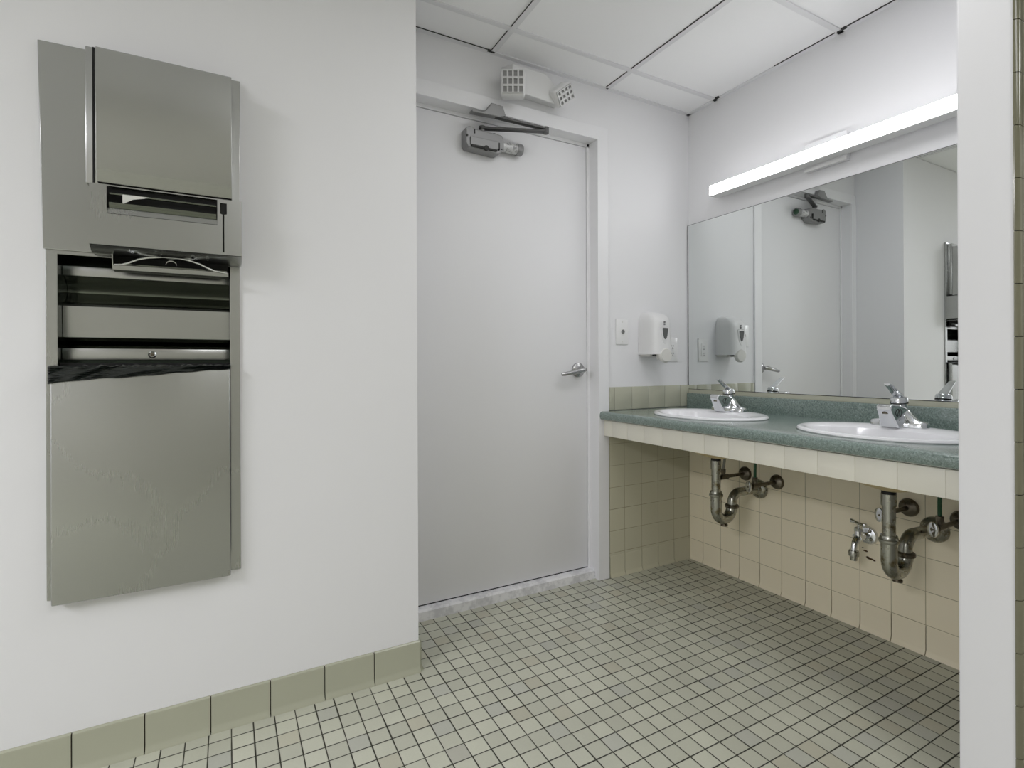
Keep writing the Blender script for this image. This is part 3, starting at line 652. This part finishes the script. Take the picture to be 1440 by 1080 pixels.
tr1 = make_trap(TU, TV, 'tarnished chrome trap and drain pipe under the sink nearest the door wall')
tr2 = dup(tr1); tr2.location.y = .885; tr2['label'] = 'large looking tarnished chrome trap under the sink beside the partition'
def make_stop(wy, wz, length, hose, handle_side, name_label):
    t = thing('shutoff_valve', (WC-.0085, wy, wz), name_label, 'shutoff valve', 'shutoff valves under the sinks')
    bm = BM(); lathe(bm, [(0, 0), (.032, 0), (.032, .003), (.028, .012), (.016, .018), (.011, .020), (0, .020)], (WC-.0085, wy, wz), (-1, 0, 0), 32); obj('escutcheon', bm, M['pipe_dark'], t)
    bm = BM(); tube(bm, [(WC-.02, wy, wz), (WC-length, wy, wz)], .0078, 18); obj('stub_pipe', bm, M['pipe_dark'], t)
    ex = WC-length
    bm = BM(); tube(bm, [(ex+.028, wy, wz), (ex+.012, wy, wz)], .0125, 6); tube(bm, [(ex+.014, wy, wz), (ex-.020, wy, wz)], .0115, 18); tube(bm, [(ex, wy, wz), (ex, wy, wz+.026)], .009, 18); tube(bm, [(ex, wy, wz+.020), (ex, wy, wz+.036)], .0115, 6); tube(bm, [(ex-.018, wy, wz), (ex-.038, wy, wz)], .005, 12)
    obj('valve_body', bm, M['pipe_dark'], t)
    bm = BM(); lathe(bm, [(0, 0), (.022, 0), (.024, .003), (.0235, .007), (.018, .009), (.004, .008), (0, .0075)], (ex-.036, wy, wz), (-1, .35, 0), 32, .72, 1.0)
    hd_ = obj('handle', bm, M['chrome'], t); hd_['label'] = 'oval chrome handle'
    bm = BM(); disc(bm, (ex-.044, wy, wz), (-1, 0, 0), .003, .002, 14); obj('handle_screw', bm, M['pipe_dark'], hd_)
    pts = []
    p0, p1 = Vector((ex, wy, wz+.030)), Vector((ex+.012, wy-.010, CT-.045))
    for i in range(15):
        s = i/14; pts.append(p0.lerp(p1, s)+Vector((.0, -.005*math.sin(math.pi*s)*handle_side, 0)))
    bm = BM(); tube(bm, pts, .0058, 14); h = obj('supply_hose', bm, hose, t); h['label'] = 'green hose' if hose is M['green_hose'] else 'grey braided hose'
    return t
v1 = make_stop(1.612, .500, .160, M['braid'], 1, 'dark shutoff valve with braided hose, behind the left trap')
v2 = make_stop(1.452, .492, .158, M['green_hose'], -1, 'shutoff valve with green hose, right of the left trap')
v3 = dup(v1); v3.location.y = .948; v3['label'] = 'shutoff valve with braided hose, left of the larger trap near the partition'
v4 = dup(v2); v4.location.y = .797; v4['label'] = 'shutoff valve with green hose, touching the partition edge'

# hose bib between the traps
hb = thing('hose_bib', (WC-.0085, 1.090, .365), 'small chrome hose faucet on the cream tiles between the traps', 'hose faucet')
by, bz = 1.082, .372
bm = BM(); lathe(bm, [(0, 0), (.034, 0), (.034, .003), (.030, .010), (.020, .014), (0, .014)], (WC-.0085, by, bz-.008), (-1, 0, 0), 32); obj('escutcheon', bm, M['chrome'], hb)
bm = BM(); tube(bm, [(WC-.02, by, bz-.008), (WC-.05, by, bz-.006), (WC-.085, by, bz-.006)], [.013, .015, .016], 20)
tube(bm, [(WC-.070, by, bz-.006), (WC-.088, by, bz-.012), (WC-.100, by, bz-.026), (WC-.106, by, bz-.044), (WC-.107, by, bz-.054)], [.014, .014, .011, .010, .010], 20)
tube(bm, [(WC-.075, by, bz-.01), (WC-.075, by, bz+.020)], [.015, .0125], 20); lathe(bm, [(0, 0), (.0155, 0), (.0155, .010), (.009, .014), (0, .015)], (WC-.075, by, bz+.018), (0, 0, 1), 6)
obj('spigot_body', bm, M['chrome'], hb)
bm = BM(); lathe(bm, [(0, 0), (.015, 0), (.017, .004), (.017, .020), (.012, .022), (.012, .026), (0, .026)], (WC-.107, by, bz-.048), (0, 0, -1), 28); lathe(bm, [(.0, .02), (.0118, .02), (.0118, .036), (0, .036)], (WC-.107, by, bz-.048), (0, 0, -1), 24); obj('outlet_nozzle', bm, M['pipe'], hb)
bm = BM(); tube(bm, [(WC-.075, by, bz+.030), (WC-.075, by, bz+.046)], .004, 12)
for sgn in (-1, 1): tube(bm, [(WC-.075, by, bz+.046), (WC-.075+sgn*.006, by+sgn*.014, bz+.047), (WC-.075+sgn*.012, by+sgn*.030, bz+.047), (WC-.075+sgn*.013, by+sgn*.034, bz+.047)], [.006, .006, .0085, .005], 14)
obj('tee_handle', bm, M['chrome'], hb)
# rust chips in the tile below it
bm = BM()
for (y, z, a, b) in ((1.092, .301, .010, .0035), (1.074, .276, .016, .004), (1.084, .279, .007, .004), (1.062, .274, .006, .003), (1.102, .311, .004, .0015)):
    vs_ = [bm.verts.new((WC-.0082, y+a*math.cos(q)*random.uniform(.7, 1.1), z+b*math.sin(q)*random.uniform(.7, 1.2))) for q in [2*math.pi*k/12 for k in range(12)]]
    f_ = bm.faces.new(vs_); r_ = bmesh.ops.extrude_face_region(bm, geom=[f_]); bmesh.ops.translate(bm, vec=(-.0006, 0, 0), verts=[g for g in r_['geom'] if isinstance(g, bmesh.types.BMVert)])
struct('trim_tile_chips', bm, M['rust'], 'brown chips in the cream tile below the hose faucet', 'tile chips')

# ------------------------------------------------------------------ recessed towel dispenser and waste unit
dn = thing('towel_dispenser', (-.183, WA, .43), 'tall stainless steel paper towel dispenser and waste bin unit on the white wall', 'towel dispenser')
W0, W1 = -.392, .032
P_A = lambda d: (lambda a, b: (a, WA-d, b))
# flange round the opening
bm = BM(); plate(bm, [(-.389, .438), (.032, .438), (.032, 1.31), (-.389, 1.31)], [rect(-.366, .007, .50, 1.288)], P_A(.0005), (0, -.006, 0))
obj('flange', bm, M['steel'], dn, True, bevel=.0012)
# shallow steel recess behind the opening
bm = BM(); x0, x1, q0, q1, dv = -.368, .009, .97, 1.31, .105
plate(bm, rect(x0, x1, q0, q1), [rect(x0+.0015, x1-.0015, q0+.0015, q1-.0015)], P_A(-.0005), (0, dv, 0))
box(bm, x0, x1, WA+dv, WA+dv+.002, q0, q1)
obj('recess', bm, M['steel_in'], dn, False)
I0, I1 = -.3655, .0065
bm = BM(); box(bm, I0, I1, WA+.036, WA+.052, 1.243, 1.268, .001); obj('rail', bm, M['steel'], dn)
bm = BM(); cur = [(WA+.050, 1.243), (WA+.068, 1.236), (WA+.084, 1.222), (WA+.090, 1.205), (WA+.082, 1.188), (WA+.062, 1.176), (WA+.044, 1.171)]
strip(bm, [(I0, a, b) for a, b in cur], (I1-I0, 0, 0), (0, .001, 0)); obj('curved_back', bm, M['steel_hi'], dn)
bm = BM(); extrude_profile(bm, [(WA+.060, 1.173), (WA+.042, 1.171), (WA+.037, 1.165), (WA+.037, 1.160), (WA+.042, 1.086), (WA+.060, 1.084)], lambda a, b: (I0, a, b), (I1-I0, 0, 0)); obj('inner_panel', bm, M['steel'], dn)
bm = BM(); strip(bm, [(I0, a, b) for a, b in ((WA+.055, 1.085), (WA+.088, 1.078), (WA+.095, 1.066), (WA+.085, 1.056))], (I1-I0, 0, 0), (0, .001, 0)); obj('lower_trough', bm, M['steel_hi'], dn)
bm = BM(); box(bm, I0, I1, WA+.030, WA+.050, 1.028, 1.057, .001); lp = obj('lock_rail', bm, M['steel'], dn)
bm = BM(); lathe(bm, [(0, 0), (.0095, 0), (.0095, .003), (.007, .005), (.0055, .002), (0, .002)], (-.177, WA+.0305, 1.0415), (0, -1, 0), 28); lk = obj('lock', bm, M['chrome'], lp)
bm = BM(); disc(bm, (-.177, WA+.029, 1.0415), (0, -1, 0), .0048, .0015, 20); box(bm, -.178, -.176, WA+.0262, WA+.0275, 1.038, 1.045); obj('keyhole', bm, M['pipe_dark'], lk)
bm = BM(); box(bm, I0, I1, WA+.012, WA+.060, .985, 1.020); obj('rail_gap_shade', bm, M['dark'], dn, False)  # black block in place of the shade below the lock rail
# waste door
bm = BM(); box(bm, -.3755, .0065, WA-.032, WA-.0105, .4315, 1.0105, .0035, 3); wd = obj('waste_door', bm, M['steel'], dn)
bm = BM(); box(bm, -.372, .003, WA-.0105, WA-.0065, .436, 1.0); obj('door_shadow_gap', bm, M['dark'], wd, False)  # black slab giving the shade behind the waste door
# liner folded over the waste door
bm = BM(); NX, NZ = 90, 16; rows = []
for j in range(NZ+1):
    row = []
    for i in range(NX+1):
        u = i/NX; s_ = j/NZ; x = -.3785+.387*u
        zb = .968+.034*u**.8+.0015*math.sin(9*u)+.001*math.sin(31*u); zt = 1.0125+.0012*math.sin(40*u)*math.sin(17*u)+.0012*math.sin(95*u)
        z = zt+(zb-zt)*s_
        y = WA-.0345-.0022*abs(math.sin(26*(s_*1.1+u*.42)+3*math.sin(4*u)))-.0012*math.sin(55*s_+11*u)
        if j == 0: y += .006
        row.append(bm.verts.new((x, y, z)))
    rows.append(row)
bk = [bm.verts.new((-.3785+.387*i/NX, WA-.004, 1.0135+.0022*random.uniform(-1, 1))) for i in range(NX+1)]
bk2 = [bm.verts.new((-.3785+.387*i/NX, WA+.020, 1.006)) for i in range(NX+1)]
for a, b in zip([bk2, bk]+rows, [bk]+rows): 
    for i in range(NX): bm.faces.new((a[i], a[i+1], b[i+1], b[i]))
ln = tag(obj('bin_liner', bm, M['bag'], None, origin=(-.18, WA-.03, .97)), 'dark bin liner folded over the top edge of the steel waste door', 'bin liner')
sm = ln.modifiers.new('solid', 'SOLIDIFY'); sm.thickness = .0008; sm.offset = -1
# upper cabinet door panel
bm = BM(); extrude_profile(bm, [(-.4005, 1.803), (-.392, 1.298), (-.275, 1.2965), (.0325, 1.2965), (.034, 1.812)], P_A(.0005), (0, -.012, 0)); ud = obj('upper_door', bm, M['steel'], dn, bevel=.0015)
bm = BM(); box(bm, -.305, .012, WA-.036, WA-.0125, 1.464, 1.803, .002); obj('cabinet_box', bm, M['steel'], dn)
bm = BM(); box(bm, -.291, -.2865, WA-.0372, WA-.0355, 1.464, 1.803); obj('groove_shade', bm, M['dark'], dn, False)  # dark strip laid on the box as the shade of a groove
bm = BM(); extrude_profile(bm, [(WA-.037, 1.781), (WA-.0885, 1.781), (WA-.0905, 1.779), (WA-.0905, 1.4885), (WA-.0885, 1.4855), (WA-.077, 1.459), (WA-.037, 1.459)], lambda a, b: (-.2755, a, b), (.2880, 0, 0)); obj('cover', bm, M['steel'], dn, bevel=.0008)
# towel module
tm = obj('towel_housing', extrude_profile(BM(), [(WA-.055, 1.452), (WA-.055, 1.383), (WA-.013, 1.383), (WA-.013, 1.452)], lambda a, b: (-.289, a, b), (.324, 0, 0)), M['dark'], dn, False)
win = rect(-.2555, -.0215, 1.3825, 1.4495); slot = [(-.0095, 1.312), (-.0055, 1.312), (-.0055, 1.412), (.0005, 1.414), (.0005, 1.4425), (-.0150, 1.4425), (-.0150, 1.414), (-.0095, 1.412)]
bm = BM(); plate(bm, rect(-.289, .0355, 1.304, 1.4525), [win, slot], P_A(.0865), (0, .002, 0))
strip(bm, [(-.289, WA-.0865, 1.304), (-.289, WA-.064, 1.2905), (-.289, WA-.013, 1.2905)], (.3245, 0, 0), (0, 0, .0015))
box(bm, -.289, -.2875, WA-.085, WA-.013, 1.304, 1.4525); box(bm, .034, .0355, WA-.085, WA-.013, 1.304, 1.4525)
obj('front_panel', bm, M['steel'], tm, True)
bm = BM(); extrude_profile(bm, [(WA-.078, 1.3985), (WA-.0868, 1.3835), (WA-.076, 1.3835), (WA-.074, 1.3985)], lambda a, b: (-.2553, a, b), (.2336, 0, 0)); obj('tear_edge', bm, M['steel'], tm)
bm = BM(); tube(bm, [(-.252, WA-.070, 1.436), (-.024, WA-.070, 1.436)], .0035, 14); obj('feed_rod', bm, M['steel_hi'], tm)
bm = BM(); cur = [(WA-.058+.020*math.cos(a), 1.412+.020*math.sin(a)) for a in [math.pi+math.pi*.62*k/8 for k in range(9)]]
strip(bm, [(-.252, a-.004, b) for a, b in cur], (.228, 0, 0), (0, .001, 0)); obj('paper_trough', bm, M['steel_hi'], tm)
bm = BM(); extrude_profile(bm, [(-.226, 1.436), (-.226, 1.412), (-.205, 1.426), (-.182, 1.432), (-.170, 1.436)], P_A(.0745), (0, .0006, 0)); obj('paper_end', bm, M['paper'], tm)
bm = BM(); box(bm, -.0165, .002, WA-.0835, WA-.082, 1.308, 1.4465); obj('slot_back', bm, M['dark'], tm, False)
for x in (-.20, -.078, -.045): obj('screw', disc(BM(), (x, WA-.072, 1.2945), (0, -.5, -1), .004, .002, 14), M['chrome'], tm)
# tray with a bowed lever under the towel module
bm = BM(); extrude_profile(bm, [(WA-.012, 1.290), (WA-.058, 1.290), (WA-.050, 1.256), (WA-.046, 1.252), (WA-.012, 1.252)], lambda a, b: (-.2505, a, b), (.002, 0, 0)); extrude_profile(bm, [(WA-.052, 1.264), (WA-.050, 1.253), (WA-.012, 1.252), (WA-.012, 1.254), (WA-.047, 1.256), (WA-.049, 1.264)], lambda a, b: (-.2495, a, b), (.253, 0, 0))
tr = obj('lever_tray', bm, M['steel'], dn)
bm = BM(); box(bm, -.2485, .003, WA-.020, WA-.012, 1.2545, 1.2900); obj('tray_shade', bm, M['dark'], tr, False)  # black sheet standing for the unlit inside of the tray
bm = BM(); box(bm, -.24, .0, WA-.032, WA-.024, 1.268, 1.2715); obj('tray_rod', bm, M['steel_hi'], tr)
bm = BM(); tube(bm, [(x, WA-.056-.004*math.sin(math.pi*(x+.246)/.246), z-.001) for x, z in ((-.246, 1.265), (-.232, 1.2655), (-.217, 1.271), (-.197, 1.2815), (-.177, 1.2875), (-.144, 1.2925), (-.107, 1.2925), (-.085, 1.2885), (-.064, 1.282), (-.045, 1.273), (-.029, 1.2665), (-.010, 1.264), (0, 1.263))], .0026, 12); obj('bowed_lever', bm, M['chrome'], tr)
bm = BM(); strip(bm, [(-.128+.012*math.cos(a), WA-.040, 1.275+.010*math.sin(a)) for a in [math.pi*k/8 for k in range(9)]], (0, .004, 0), (0, 0, .0025)); obj('spring_clip', bm, M['paper'], tr)
